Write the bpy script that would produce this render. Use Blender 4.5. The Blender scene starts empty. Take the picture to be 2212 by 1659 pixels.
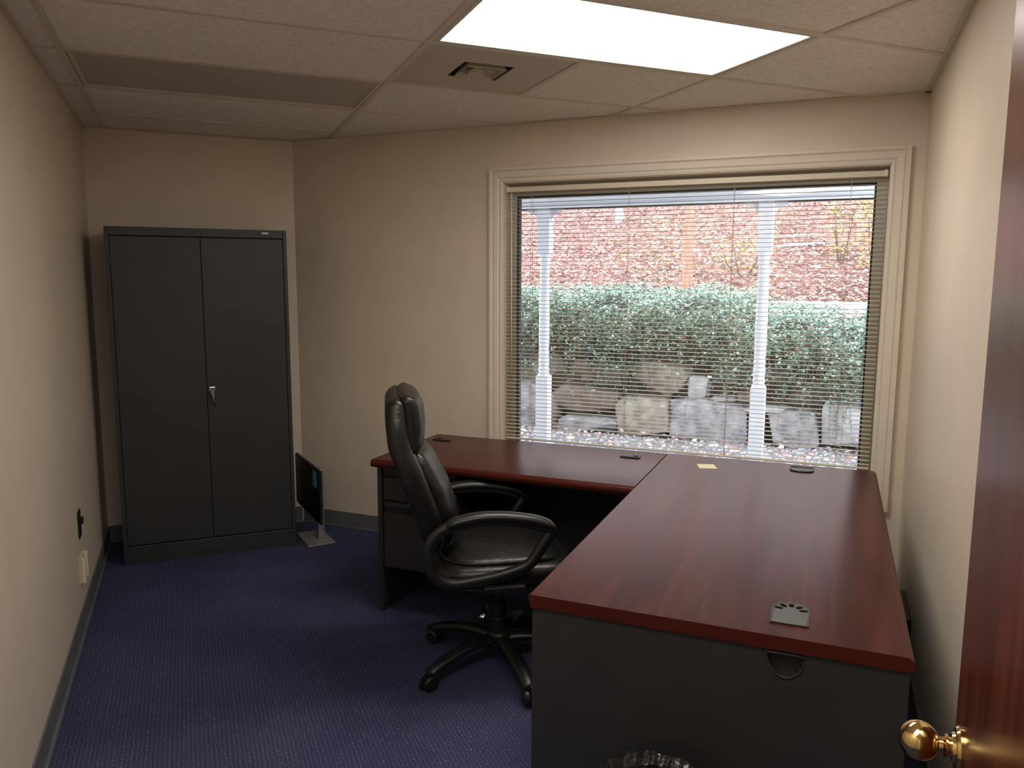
import bpy, bmesh, math, random
import numpy as np
from mathutils import Vector, Matrix

# ------------------------------------------------------------------ camera, world, exposure
SC = bpy.context.scene
COL = SC.collection
CAM = (0.387, -2.783, 1.555)
YAW, PITCH, ROLL = math.radians(22.551), math.radians(-7.539), math.radians(0.238)
def make_camera():
    cy, sy, cp, sp = math.cos(YAW), math.sin(YAW), math.cos(PITCH), math.sin(PITCH)
    fwd = Vector((sy*cp, cy*cp, sp)); right = Vector((cy, -sy, 0)); up = right.cross(fwd)
    c, s = math.cos(ROLL), math.sin(ROLL)
    r2 = right*c + up*s; u2 = up*c - right*s
    m = Matrix(((r2.x, u2.x, -fwd.x, CAM[0]), (r2.y, u2.y, -fwd.y, CAM[1]), (r2.z, u2.z, -fwd.z, CAM[2]), (0, 0, 0, 1)))
    cd = bpy.data.cameras.new('camera'); co = bpy.data.objects.new('camera', cd); COL.objects.link(co)
    cd.sensor_width = 36.0; cd.lens = 1682.7*36.0/2212.0; cd.clip_start = 0.02; cd.clip_end = 200
    co.matrix_world = m
    SC.camera = co
make_camera()
world = bpy.data.worlds.new('overcast_sky'); SC.world = world; world.use_nodes = True
bg = world.node_tree.nodes['Background']
bg.inputs['Color'].default_value = (0.86, 0.93, 1.0, 1); bg.inputs['Strength'].default_value = 6.0
SC.view_settings.view_transform = 'Standard'; SC.view_settings.look = 'None'
SC.view_settings.exposure = 0.0; SC.view_settings.gamma = 1.0; SC.view_settings.use_curve_mapping = False
SC.cycles.use_denoising = True
ROOM_LIGHT = 12.4            # emission of the lit ceiling panel
NEAR_LIGHT = 12.5             # emission of the second panel, by the doorway
LAMP_COLOR = (1.0, 0.93, 0.85, 1)

# ------------------------------------------------------------------ frames
H = 2.389                                     # ceiling height
A = (1.023, 2.268)                            # corner between back wall and window wall
R2 = math.sqrt(0.5)
ROT = -math.pi/4                              # window-wall frame: x along the wall, y outdoors
def W(s, y, z=0.0):
    return (A[0]+R2*s+R2*y, A[1]-R2*s+R2*y, z)
rnd = random.Random(7)
nrs = np.random.RandomState(11)

# ------------------------------------------------------------------ materials
MATS = {}
def nodemat(name):
    m = bpy.data.materials.new(name); m.use_nodes = True
    nt = m.node_tree; b = nt.nodes['Principled BSDF']
    return m, nt, b
def N(nt, t, **kw):
    n = nt.nodes.new(t)
    for k, v in kw.items():
        if k in n.inputs: n.inputs[k].default_value = v
        else: setattr(n, k, v)
    return n
def mat(name, color, rough=0.6, metal=0.0, noise=0.0, nscale=40.0, bump=0.0, bscale=200.0, coat=0.0, spec=None, color2=None, stretch=None):
    if name in MATS: return MATS[name]
    m, nt, b = nodemat(name)
    b.inputs['Roughness'].default_value = rough; b.inputs['Metallic'].default_value = metal
    if coat: b.inputs['Coat Weight'].default_value = coat; b.inputs['Coat Roughness'].default_value = 0.12
    if spec is not None: b.inputs['Specular IOR Level'].default_value = spec
    c = (*color, 1)
    b.inputs['Base Color'].default_value = c
    tc = N(nt, 'ShaderNodeTexCoord')
    vec = tc.outputs['Object']
    if stretch:
        mp = N(nt, 'ShaderNodeMapping'); mp.inputs['Scale'].default_value = stretch
        nt.links.new(vec, mp.inputs['Vector']); vec = mp.outputs['Vector']
    if noise or color2:
        nz = N(nt, 'ShaderNodeTexNoise'); nz.inputs['Scale'].default_value = nscale; nz.inputs['Detail'].default_value = 4
        nt.links.new(vec, nz.inputs['Vector'])
        rp = N(nt, 'ShaderNodeValToRGB')
        c2 = color2 or tuple(x*(1-noise) for x in color)
        c1 = color if color2 else tuple(min(1, x*(1+noise)) for x in color)
        rp.color_ramp.elements[0].position = 0.35; rp.color_ramp.elements[1].position = 0.65
        rp.color_ramp.elements[0].color = (*c2, 1); rp.color_ramp.elements[1].color = (*c1, 1)
        nt.links.new(nz.outputs['Fac'], rp.inputs['Fac']); nt.links.new(rp.outputs['Color'], b.inputs['Base Color'])
    if bump:
        nb = N(nt, 'ShaderNodeTexNoise'); nb.inputs['Scale'].default_value = bscale; nb.inputs['Detail'].default_value = 3
        nt.links.new(vec, nb.inputs['Vector'])
        bp = N(nt, 'ShaderNodeBump'); bp.inputs['Strength'].default_value = bump; bp.inputs['Distance'].default_value = 0.01
        nt.links.new(nb.outputs['Fac'], bp.inputs['Height']); nt.links.new(bp.outputs['Normal'], b.inputs['Normal'])
    MATS[name] = m
    return m

def wood_mat(name, dark, light, rough, scale=(1, 14, 14), coat=0.0):
    m, nt, b = nodemat(name)
    tc = N(nt, 'ShaderNodeTexCoord'); mp = N(nt, 'ShaderNodeMapping'); mp.inputs['Scale'].default_value = scale
    nt.links.new(tc.outputs['Object'], mp.inputs['Vector'])
    n1 = N(nt, 'ShaderNodeTexNoise'); n1.inputs['Scale'].default_value = 1.6; n1.inputs['Detail'].default_value = 8; n1.inputs['Distortion'].default_value = 0.6
    nt.links.new(mp.outputs['Vector'], n1.inputs['Vector'])
    rp = N(nt, 'ShaderNodeValToRGB')
    rp.color_ramp.elements[0].position = 0.3; rp.color_ramp.elements[1].position = 0.72
    rp.color_ramp.elements[0].color = (*dark, 1); rp.color_ramp.elements[1].color = (*light, 1)
    nt.links.new(n1.outputs['Fac'], rp.inputs['Fac']); nt.links.new(rp.outputs['Color'], b.inputs['Base Color'])
    b.inputs['Roughness'].default_value = rough; b.inputs['Specular IOR Level'].default_value = 0.12
    if coat: b.inputs['Coat Weight'].default_value = coat; b.inputs['Coat Roughness'].default_value = 0.2
    MATS[name] = m
    return m

def carpet_mat():
    m, nt, b = nodemat('navy_carpet')
    tc = N(nt, 'ShaderNodeTexCoord')
    n1 = N(nt, 'ShaderNodeTexNoise'); n1.inputs['Scale'].default_value = 260; n1.inputs['Detail'].default_value = 2
    n2 = N(nt, 'ShaderNodeTexNoise'); n2.inputs['Scale'].default_value = 2.2; n2.inputs['Detail'].default_value = 3
    for n in (n1, n2): nt.links.new(tc.outputs['Object'], n.inputs['Vector'])
    r1 = N(nt, 'ShaderNodeValToRGB'); e = r1.color_ramp.elements
    e[0].position = 0.32; e[0].color = (0.021, 0.024, 0.066, 1); e[1].position = 0.68; e[1].color = (0.105, 0.115, 0.235, 1)
    nt.links.new(n1.outputs['Fac'], r1.inputs['Fac'])
    # rows of woven loops
    wv = N(nt, 'ShaderNodeTexWave'); wv.inputs['Scale'].default_value = 22; wv.inputs['Distortion'].default_value = 1.2; wv.inputs['Detail'].default_value = 1
    nt.links.new(tc.outputs['Object'], wv.inputs['Vector'])
    mx = N(nt, 'ShaderNodeMixRGB', blend_type='MULTIPLY'); mx.inputs['Fac'].default_value = 0.35
    nt.links.new(r1.outputs['Color'], mx.inputs['Color1']); nt.links.new(wv.outputs['Color'], mx.inputs['Color2'])
    # worn, faded areas
    r2 = N(nt, 'ShaderNodeValToRGB'); e = r2.color_ramp.elements
    e[0].position = 0.3; e[0].color = (0.8, 0.8, 0.85, 1); e[1].position = 0.7; e[1].color = (1.25, 1.2, 1.1, 1)
    nt.links.new(n2.outputs['Fac'], r2.inputs['Fac'])
    m2 = N(nt, 'ShaderNodeMixRGB', blend_type='MULTIPLY'); m2.inputs['Fac'].default_value = 1
    nt.links.new(mx.outputs['Color'], m2.inputs['Color1']); nt.links.new(r2.outputs['Color'], m2.inputs['Color2'])
    # regular tan flecks
    vo = N(nt, 'ShaderNodeTexVoronoi'); vo.inputs['Scale'].default_value = 42; vo.inputs['Randomness'].default_value = 0.25
    nt.links.new(tc.outputs['Object'], vo.inputs['Vector'])
    r3 = N(nt, 'ShaderNodeValToRGB'); e = r3.color_ramp.elements
    e[0].position = 0.07; e[0].color = (1, 1, 1, 1); e[1].position = 0.11; e[1].color = (0, 0, 0, 1)
    nt.links.new(vo.outputs['Distance'], r3.inputs['Fac'])
    m3 = N(nt, 'ShaderNodeMixRGB'); m3.inputs['Color2'].default_value = (0.30, 0.25, 0.22, 1)
    nt.links.new(r3.outputs['Color'], m3.inputs['Fac']); nt.links.new(m2.outputs['Color'], m3.inputs['Color1'])
    nt.links.new(m3.outputs['Color'], b.inputs['Base Color'])
    b.inputs['Roughness'].default_value = 0.95; b.inputs['Specular IOR Level'].default_value = 0.1
    bp = N(nt, 'ShaderNodeBump'); bp.inputs['Strength'].default_value = 0.5; bp.inputs['Distance'].default_value = 0.004
    nt.links.new(n1.outputs['Fac'], bp.inputs['Height']); nt.links.new(bp.outputs['Normal'], b.inputs['Normal'])
    return m

def tile_mat():
    m, nt, b = nodemat('mineral_tile')
    tc = N(nt, 'ShaderNodeTexCoord')
    n1 = N(nt, 'ShaderNodeTexNoise'); n1.inputs['Scale'].default_value = 55; n1.inputs['Detail'].default_value = 5
    vo = N(nt, 'ShaderNodeTexVoronoi'); vo.inputs['Scale'].default_value = 60
    for n in (n1, vo): nt.links.new(tc.outputs['Object'], n.inputs['Vector'])
    r1 = N(nt, 'ShaderNodeValToRGB'); e = r1.color_ramp.elements
    e[0].position = 0.3; e[0].color = (0.79, 0.74, 0.67, 1); e[1].position = 0.7; e[1].color = (0.92, 0.88, 0.81, 1)
    nt.links.new(n1.outputs['Fac'], r1.inputs['Fac'])
    r2 = N(nt, 'ShaderNodeValToRGB'); e = r2.color_ramp.elements
    e[0].position = 0.09; e[0].color = (0.45, 0.40, 0.36, 1); e[1].position = 0.16; e[1].color = (1, 1, 1, 1)
    nt.links.new(vo.outputs['Distance'], r2.inputs['Fac'])
    mx = N(nt, 'ShaderNodeMixRGB', blend_type='MULTIPLY'); mx.inputs['Fac'].default_value = 0.8
    nt.links.new(r1.outputs['Color'], mx.inputs['Color1']); nt.links.new(r2.outputs['Color'], mx.inputs['Color2'])
    nt.links.new(mx.outputs['Color'], b.inputs['Base Color'])
    b.inputs['Roughness'].default_value = 0.9
    return m

def emis_mat(name, color, strength):
    m, nt, b = nodemat(name)
    b.inputs['Base Color'].default_value = (0.9, 0.9, 0.9, 1)
    b.inputs['Emission Color'].default_value = color; b.inputs['Emission Strength'].default_value = strength
    return m
def glass_mat():
    m = bpy.data.materials.new('window_glass'); m.use_nodes = True; nt = m.node_tree
    nt.nodes.clear()
    out = N(nt, 'ShaderNodeOutputMaterial'); tr = N(nt, 'ShaderNodeBsdfTransparent'); gl = N(nt, 'ShaderNodeBsdfGlossy')
    tr.inputs['Color'].default_value = (0.97, 0.98, 0.985, 1); gl.inputs['Roughness'].default_value = 0.0
    fr = N(nt, 'ShaderNodeFresnel'); fr.inputs['IOR'].default_value = 1.8   # both faces of one pane together
    mx = N(nt, 'ShaderNodeMixShader')
    nt.links.new(fr.outputs['Fac'], mx.inputs['Fac']); nt.links.new(tr.outputs['BSDF'], mx.inputs[1]); nt.links.new(gl.outputs['BSDF'], mx.inputs[2])
    nt.links.new(mx.outputs['Shader'], out.inputs['Surface'])
    return m

M = dict(
    wall=mat('beige_wall_vinyl', (0.72, 0.63, 0.51), 0.45, noise=0.03, nscale=3, bump=0.03, bscale=300),
    trimw=mat('cream_trim_paint', (0.74, 0.67, 0.57), 0.4, noise=0.02, nscale=8),
    base=mat('grey_vinyl_base', (0.13, 0.14, 0.15), 0.5, noise=0.08, nscale=6),
    tile=tile_mat(), bar=mat('ceiling_grid_metal', (0.70, 0.62, 0.54), 0.5, noise=0.03, nscale=10),
    carpet=carpet_mat(), plenum=mat('dark_plenum', (0.03, 0.025, 0.02), 0.9, noise=0.1),
    ventm=mat('vent_metal', (0.56, 0.50, 0.41), 0.45, noise=0.03, nscale=5), black=mat('black_plastic', (0.012, 0.012, 0.013), 0.4, noise=0.15, nscale=60),
    greylens=mat('unlit_grey_lens', (0.50, 0.46, 0.40), 0.5, noise=0.05, nscale=30, bump=0.2, bscale=400),
    lit=emis_mat('lit_lens', LAMP_COLOR, ROOM_LIGHT), near_lit=emis_mat('near_lens', LAMP_COLOR, NEAR_LIGHT),
    steel=mat('charcoal_steel', (0.040, 0.040, 0.040), 0.42, noise=0.06, nscale=5, bump=0.05, bscale=500),
    steel_desk=mat('charcoal_desk_steel', (0.024, 0.024, 0.025), 0.5, noise=0.08, nscale=7, bump=0.05, bscale=500),
    chrome=mat('chrome', (0.75, 0.74, 0.72), 0.15, 1.0, noise=0.02), white=mat('white_label', (0.8, 0.8, 0.78), 0.5, noise=0.03),
    brass=mat('polished_brass', (0.78, 0.56, 0.24), 0.10, 1.0, noise=0.03, nscale=20),
    silver=mat('silver_plastic', (0.30, 0.29, 0.28), 0.40, 0.4, noise=0.03),
    screen=mat('monitor_glass', (0.004, 0.004, 0.005), 0.35, noise=0.1), bezel=mat('monitor_bezel', (0.012, 0.012, 0.012), 0.45, noise=0.1),
    teal=mat('teal_film', (0.05, 0.42, 0.55), 0.4, noise=0.05),
    leather=mat('black_leather', (0.008, 0.0075, 0.007), 0.36, noise=0.2, nscale=60, bump=0.22, bscale=40),
    armp=mat('black_arm_plastic', (0.011, 0.011, 0.011), 0.38, noise=0.1, bump=0.05, bscale=600),
    fabric=mat('dark_matte_fabric', (0.006, 0.006, 0.006), 0.9, noise=0.1, spec=0.05),
    bag=mat('black_bag_film', (0.014, 0.014, 0.015), 0.22, noise=0.2, bump=0.6, bscale=30), can=mat('grey_can_plastic', (0.03, 0.03, 0.03), 0.5, noise=0.1),
    cream=mat('cream_plate', (0.72, 0.66, 0.5), 0.4, noise=0.03), note=mat('yellow_note_paper', (0.85, 0.78, 0.52), 0.8, noise=0.03),
    grommet=mat('grey_grommet', (0.085, 0.085, 0.08), 0.45, noise=0.05), slat=mat('blind_slat_white', (0.66, 0.62, 0.52), 0.45, noise=0.02),
    rail=mat('blind_rail_cream', (0.72, 0.66, 0.52), 0.4, noise=0.02), cord=mat('blind_cord', (0.55, 0.50, 0.42), 0.8, noise=0.05),
    sash=mat('window_sash_white', (0.60, 0.57, 0.50), 0.5, noise=0.02), gasket=mat('black_gasket', (0.015, 0.015, 0.018), 0.6, noise=0.1),
    glass=glass_mat(), porch=mat('white_porch_paint', (0.78, 0.79, 0.82), 0.55, noise=0.02, nscale=4),
    porchceil=mat('porch_ceiling_paint', (0.55, 0.57, 0.62), 0.6, noise=0.02, nscale=4),
)
M['wood'] = wood_mat('mahogany_laminate', (0.040, 0.0085, 0.0065), (0.088, 0.021, 0.016), 0.27, scale=(9, 0.8, 9))
M['wood_r'] = wood_mat('mahogany_laminate_return', (0.040, 0.0085, 0.0065), (0.088, 0.021, 0.016), 0.27, scale=(0.8, 9, 9))
M['edge'] = wood_mat('mahogany_edge', (0.055, 0.010, 0.006), (0.075, 0.015, 0.009), 0.35, scale=(3, 3, 10))
M['doorwood'] = wood_mat('red_door_veneer', (0.055, 0.013, 0.008), (0.120, 0.034, 0.018), 0.28, scale=(12, 12, 0.8), coat=0.0)

# ------------------------------------------------------------------ mesh helpers
class MB:
    def __init__(self): self.v = []; self.f = []; self.mi = []; self.cur = 0
    def add(self, vs, fs):
        o = len(self.v); self.v += [tuple(p) for p in vs]
        self.f += [tuple(i+o for i in f) for f in fs]; self.mi += [self.cur]*len(fs); return self
    def box(self, x0, x1, y0, y1, z0, z1):
        vs = [(x, y, z) for z in (z0, z1) for y in (y0, y1) for x in (x0, x1)]
        return self.add(vs, [(0, 2, 3, 1), (4, 5, 7, 6), (0, 1, 5, 4), (2, 6, 7, 3), (0, 4, 6, 2), (1, 3, 7, 5)])
    def prism(self, poly, z0, z1, fn=None):
        n = len(poly)
        fn = fn or (lambda u, v, w: (u, v, w))
        vs = [fn(u, v, z0) for u, v in poly]+[fn(u, v, z1) for u, v in poly]
        fs = [tuple(range(n-1, -1, -1)), tuple(range(n, 2*n))]+[(i, (i+1) % n, n+(i+1) % n, n+i) for i in range(n)]
        return self.add(vs, fs)
    def loft(self, rings, cap=True, closed_u=True, closed_v=False):
        n = len(rings[0]); m = len(rings); vs = [p for r in rings for p in r]; fs = []
        for i in range(m if closed_v else m-1):
            j = (i+1) % m
            for k in range(n if closed_u else n-1):
                l = (k+1) % n
                fs.append((i*n+k, i*n+l, j*n+l, j*n+k))
        if cap and not closed_v:
            fs.append(tuple(range(n-1, -1, -1))); fs.append(tuple((m-1)*n+k for k in range(n)))
        return self.add(vs, fs)
    def tube(self, path, rad, n=10, closed=False, up=(0, 0, 1)):
        # rad: number or (a, b) or list per point; a along the side vector, b along the bi-normal
        P = [Vector(p) for p in path]; m = len(P); rings = []
        for i, p in enumerate(P):
            t = (P[(i+1) % m]-P[i-1]) if (closed or 0 < i < m-1) else (P[1]-P[0] if i == 0 else P[-1]-P[-2])
            t.normalize(); u = Vector(up)
            if abs(t.dot(u)) > 0.98: u = Vector((1, 0, 0))
            a = t.cross(u).normalized(); b = a.cross(t).normalized()
            r = rad[i] if isinstance(rad, list) else rad
            ra, rb = r if isinstance(r, tuple) else (r, r)
            rings.append([p+a*ra*math.cos(q)+b*rb*math.sin(q) for q in [2*math.pi*k/n for k in range(n)]])
        return self.loft(rings, cap=not closed, closed_v=closed)
    def lathe(self, prof, n=24, fn=None):
        fn = fn or (lambda x, y, z: (x, y, z))
        rings = [[fn(r*math.cos(2*math.pi*k/n), r*math.sin(2*math.pi*k/n), z) for k in range(n)] for r, z in prof]
        return self.loft(rings)
    def build(self, name, material, parent=None, loc=(0, 0, 0), rz=0.0, smooth=False, bevel=0.0, seg=2, sub=0, weld=True):
        me = bpy.data.meshes.new(name); me.from_pydata(self.v, [], self.f)
        ms = material if isinstance(material, (list, tuple)) else [material]
        for q in ms: me.materials.append(q)
        if len(ms) > 1: me.polygons.foreach_set('material_index', self.mi)
        if weld and len(self.v) < 20000:
            bm = bmesh.new(); bm.from_mesh(me)
            bmesh.ops.recalc_face_normals(bm, faces=bm.faces); bm.to_mesh(me); bm.free()
        me.update()
        o = bpy.data.objects.new(name, me); COL.objects.link(o)
        o.location = loc; o.rotation_euler = (0, 0, rz)
        if parent: o.parent = parent
        if bevel:
            b = o.modifiers.new('bevel', 'BEVEL'); b.width = bevel; b.segments = seg; b.limit_method = 'ANGLE'; b.angle_limit = math.radians(40)
        if sub:
            s = o.modifiers.new('subdivision', 'SUBSURF'); s.levels = sub; s.render_levels = sub
        if smooth:
            me.polygons.foreach_set('use_smooth', [True]*len(me.polygons))
        return o
def auto_smooth(o, deg=35):
    me = o.data
    me.polygons.foreach_set('use_smooth', [True]*len(me.polygons))
    me.set_sharp_from_angle(angle=math.radians(deg))
    return o
def tag(o, label, cat, group=None, kind=None):
    o['label'] = label; o['category'] = cat
    if group: o['group'] = group
    if kind: o['kind'] = kind
    return o
def thing(name, label, cat, loc=(0, 0, 0), rz=0.0, group=None, kind=None):
    o = bpy.data.objects.new(name, None); COL.objects.link(o); o.empty_display_size = 0.1
    o.location = loc; o.rotation_euler = (0, 0, rz)
    return tag(o, label, cat, group, kind)
def struct(o, label, cat): return tag(o, label, cat, None, 'structure')
def copy_obj(o, parent=None, loc=None, rz=None):
    c = o.copy(); COL.objects.link(c); c.parent = parent
    if loc is not None: c.location = loc
    if rz is not None: c.rotation_euler = (0, 0, rz)
    return c
def superellipse(a, b, n=24, e=3.0):
    out = []
    for k in range(n):
        q = 2*math.pi*k/n; c, s = math.cos(q), math.sin(q)
        out.append((a*math.copysign(abs(c)**(2/e), c), b*math.copysign(abs(s)**(2/e), s)))
    return out
def smoothpath(pts, n=6, closed=False):
    P = [Vector(p) for p in pts]; m = len(P); out = []
    for i in range(m if closed else m-1):
        p0 = P[i-1] if (closed or i > 0) else P[0]; p1 = P[i]; p2 = P[(i+1) % m]
        p3 = P[(i+2) % m] if (closed or i+2 < m) else P[-1]
        for k in range(n):
            t = k/n
            out.append(0.5*((2*p1)+(-p0+p2)*t+(2*p0-5*p1+4*p2-p3)*t*t+(-p0+3*p1-3*p2+p3)*t**3))
    if not closed: out.append(P[-1])
    return out
LOC0 = (A[0], A[1], 0.0)                 # window-wall frame origin

# ------------------------------------------------------------------ room shell
YD = -4.60                               # narrow near wall (room face) in the window-wall frame
SR = 3.46                                # right wall
P1 = (-0.11, 2.268); P2 = (A[0], A[1]); P3 = W(SR, 0)[:2]; P4 = W(SR, YD)[:2]; P0 = (-0.11, -3.104)
ROOM = [P0, P4, P3, P2, P1]              # counter-clockwise
def room_floor():
    o = MB().prism(ROOM, -0.05, 0.0).build('floor', M['carpet'])
    struct(o, 'dark navy blue patterned carpet covering the office floor', 'floor')
    o = MB().box(SR, 4.8, -5.0, -3.2, -0.05, 0.0).build('hall_floor', M['carpet'], loc=LOC0, rz=ROT)
    struct(o, 'dark carpet of the hallway outside the doorway', 'floor')
room_floor()
def walls():
    struct(MB().box(-0.23, -0.11, -3.40, 2.39, 0, 2.55).build('wall_left', M['wall']), 'plain beige wall on the left with two wall plates', 'wall')
    struct(MB().box(-0.23, 1.10, 2.268, 2.388, 0, 2.55).build('wall_back', M['wall']), 'short beige wall behind the dark metal cabinet', 'wall')
    m = MB()
    s0, s1, z0, z1 = 1.405, 3.322, 0.55, 2.086
    m.box(-0.05, s0, 0, 0.15, 0, 2.55).box(s1, 3.62, 0, 0.15, 0, 2.55).box(s0, s1, 0, 0.15, 0, z0).box(s0, s1, 0, 0.15, z1, 2.55)
    struct(m.build('wall_window', M['wall'], loc=LOC0, rz=ROT), 'beige wall with the large blind-covered window', 'wall')
    m = MB(); m.box(SR, SR+0.12, -3.67, 0.15, 0, 2.55).box(SR, SR+0.12, -4.58, -3.67, 2.05, 2.55).box(SR, SR+0.12, -5.0, -4.58, 0, 2.55)
    struct(m.build('wall_right', M['wall'], loc=LOC0, rz=ROT), 'beige wall on the right beside the desk and open door', 'wall')
    struct(MB().box(2.7, SR, YD-0.12, YD, 0, 2.55).build('wall_near', M['wall'], loc=LOC0, rz=ROT), 'narrow beige wall behind the viewpoint', 'wall')
    m = MB(); m.box(4.68, 4.8, -5.0, -3.2, 0, 2.55).box(SR+0.12, 4.68, -5.0, -4.88, 0, 2.55).box(SR+0.12, 4.68, -3.32, -3.2, 0, 2.55)
    struct(m.build('wall_hall', M['wall'], loc=LOC0, rz=ROT), 'beige hallway walls outside the doorway', 'wall')
    struct(MB().box(SR+0.12, 4.68, -4.88, -3.32, H, H+0.06).build('hall_ceiling', M['tile'], loc=LOC0, rz=ROT), 'hallway ceiling outside the doorway', 'ceiling')
    struct(MB().box(-3.0, 5.0, -5.6, 0.5, 2.60, 2.70).box(-3.0, 4.1, 0.5, 2.75, 2.60, 2.70).build('roof', M['porchceil'], loc=LOC0, rz=ROT), 'unseen flat roof carried out over the porch', 'roof')  # unseen; porch end cut short so open sky brightens the post sides
walls()
def bounce_slab():  # unseen slab added to bounce daylight onto the post fronts
    m = MB(); s0, s1, z0, z1 = 1.39, 3.337, 0.53, 2.10
    m.box(-1.5, s0, 0.151, 0.19, -0.1, 2.6).box(s1, 4.1, 0.151, 0.19, -0.1, 2.6).box(s0, s1, 0.151, 0.19, -0.1, z0).box(s0, s1, 0.151, 0.19, z1, 2.6)
    o = m.build('bounce_cladding', mat('white_bounce_cladding', (0.66, 0.66, 0.68), 0.8, noise=0.06, nscale=12), loc=LOC0, rz=ROT)
    struct(o, 'unseen white cladding added around the window to bounce light onto the porch posts', 'wall')
bounce_slab()

def baseboards():
    t, h = 0.007, 0.102
    def bb(name, m, lab, **kw): struct(m.build(name, M['base'], bevel=0.003, **kw), lab, 'baseboard')
    def cove(m, x0, x1, y0, y1):            # wall strip with a small toe at the carpet
        return m.box(x0, x1, y0, y1, 0, h)
    m = MB(); cove(m, -0.11, -0.11+t, -3.08, 2.268); m.box(-0.11, -0.11+0.018, -3.06, 2.268, 0, 0.014)
    bb('baseboard_left', m, 'grey vinyl baseboard along the left wall')
    m = MB(); cove(m, -0.103, 1.016, 2.268-t, 2.268); m.box(-0.092, 1.01, 2.25, 2.268, 0, 0.014)
    bb('baseboard_back', m, 'grey vinyl baseboard behind the metal cabinet')
    m = MB(); cove(m, 0.01, SR-t, -t, 0); m.box(0.012, SR-0.018, -0.018, 0, 0, 0.014)
    bb('baseboard_window', m, 'grey vinyl baseboard below the window', loc=LOC0, rz=ROT)
    m = MB(); cove(m, SR-t, SR, -3.66, 0)
    bb('baseboard_right', m, 'grey vinyl baseboard along the right wall', loc=LOC0, rz=ROT)
baseboards()

# ------------------------------------------------------------------ ceiling
def clip(poly, conv):
    out = poly
    for i in range(len(conv)):
        a, b = conv[i], conv[(i+1) % len(conv)]
        inside = lambda p: (b[0]-a[0])*(p[1]-a[1])-(b[1]-a[1])*(p[0]-a[0]) >= -1e-9
        res = []
        for k in range(len(out)):
            p, q = out[k], out[(k+1) % len(out)]
            ip, iq = inside(p), inside(q)
            if ip: res.append(p)
            if ip != iq:
                d1 = (b[0]-a[0])*(p[1]-a[1])-(b[1]-a[1])*(p[0]-a[0]); d2 = (b[0]-a[0])*(q[1]-a[1])-(b[1]-a[1])*(q[0]-a[0])
                t = d1/(d1-d2); res.append((p[0]+(q[0]-p[0])*t, p[1]+(q[1]-p[1])*t))
        out = res
        if not out: break
    return out
TX, TY = 1.2192, 0.6096
def poly_area(p): return abs(sum(p[i][0]*p[(i+1) % len(p)][1]-p[(i+1) % len(p)][0]*p[i][1] for i in range(len(p))))/2
def ceiling():
    root = MB().prism(ROOM, 2.45, 2.50).build('ceiling', M['plenum'])
    struct(root, 'suspended ceiling of speckled tiles in a metal grid', 'ceiling')
    g = 0.0125
    for i in range(-1, 3):
        for j in range(-7, 4):
            if (i, j) in ((1, -1), (0, 1), (0, -4)): continue           # light fixtures
            cells = [(i*TX+g, (i+1)*TX-g)]
            if (i, j) == (1, 0): cells = [(i*TX+TX/2+g, (i+1)*TX-g)]
            for x0, x1 in cells:
                p = clip([(x0, j*TY+g), (x1, j*TY+g), (x1, (j+1)*TY-g), (x0, (j+1)*TY-g)], ROOM)
                if len(p) >= 3 and poly_area(p) > 0.002:
                    MB().prism(p, H+0.005+rnd.uniform(-0.0015, 0.0015), H+0.02).build('ceiling_tile', M['tile'], root)
    w = 0.0118
    def bar(p):
        p = clip(p, ROOM)
        if len(p) >= 3 and poly_area(p) > 1e-4: MB().prism(p, H, H+0.012).build('grid_bar', M['bar'], root)
    for i in range(0, 3): bar([(i*TX-w, -4.5), (i*TX+w, -4.5), (i*TX+w, 3), (i*TX-w, 3)])
    for j in range(-6, 4):
        for i in range(-1, 3):
            bar([(i*TX+w, j*TY-w), ((i+1)*TX-w, j*TY-w), ((i+1)*TX-w, j*TY+w), (i*TX+w, j*TY+w)])
    xm = 1.5*TX; bar([(xm-w, w), (xm+w, w), (xm+w, TY-w), (xm-w, TY-w)])
    # wall angles round the edge
    for k in range(len(ROOM)):
        a, b = Vector(ROOM[k]), Vector(ROOM[(k+1) % len(ROOM)])
        n = Vector((-(b-a).y, (b-a).x)).normalized()*0.022
        MB().prism(clip([tuple(a), tuple(b), tuple(b+n), tuple(a+n)], ROOM), H+0.001, H+0.004).build('wall_angle', M['bar'], root)
ceiling()

def light_fixture(label, i, j, lens, tilt=0.0, trim=0.0):
    x0, x1, y0, y1 = i*TX+0.0145, (i+1)*TX-0.0145-trim, j*TY+0.0145, (j+1)*TY-0.0145
    t = thing('ceiling_light', label, 'ceiling light', ((x0+x1)/2, (y0+y1)/2, H))
    a, b = (x1-x0)/2, (y1-y0)/2
    m = MB(); f = 0.018
    m.box(-a, a, -b, -b+f, 0.001, 0.02).box(-a, a, b-f, b, 0.001, 0.02).box(-a, -a+f, -b+f, b-f, 0.001, 0.02).box(a-f, a, -b+f, b-f, 0.001, 0.02)
    m.build('frame', M['bar'], t, bevel=0.002)
    o = MB().box(-a+f+0.001, a-f-0.001, -b+f+0.001, b-f-0.001, 0.006, 0.010).build('lens', lens, t)
    o.rotation_euler = (tilt, 0, 0)
    MB().box(-a+0.004, a-0.004, -b+0.004, b-0.004, 0.022, 0.058).build('housing', M['bar'], t)
    return t
light_fixture('brightly lit rectangular ceiling light panel beside the air vent', 1, -1, M['lit'])
light_fixture('unlit grey rectangular panel fixture in ceiling near the cabinet', 0, 1, M['greylens'], tilt=0.006)
light_fixture('second lit ceiling light panel, overhead behind the viewpoint', 0, -4, M['near_lit'], trim=0.03)

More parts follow.
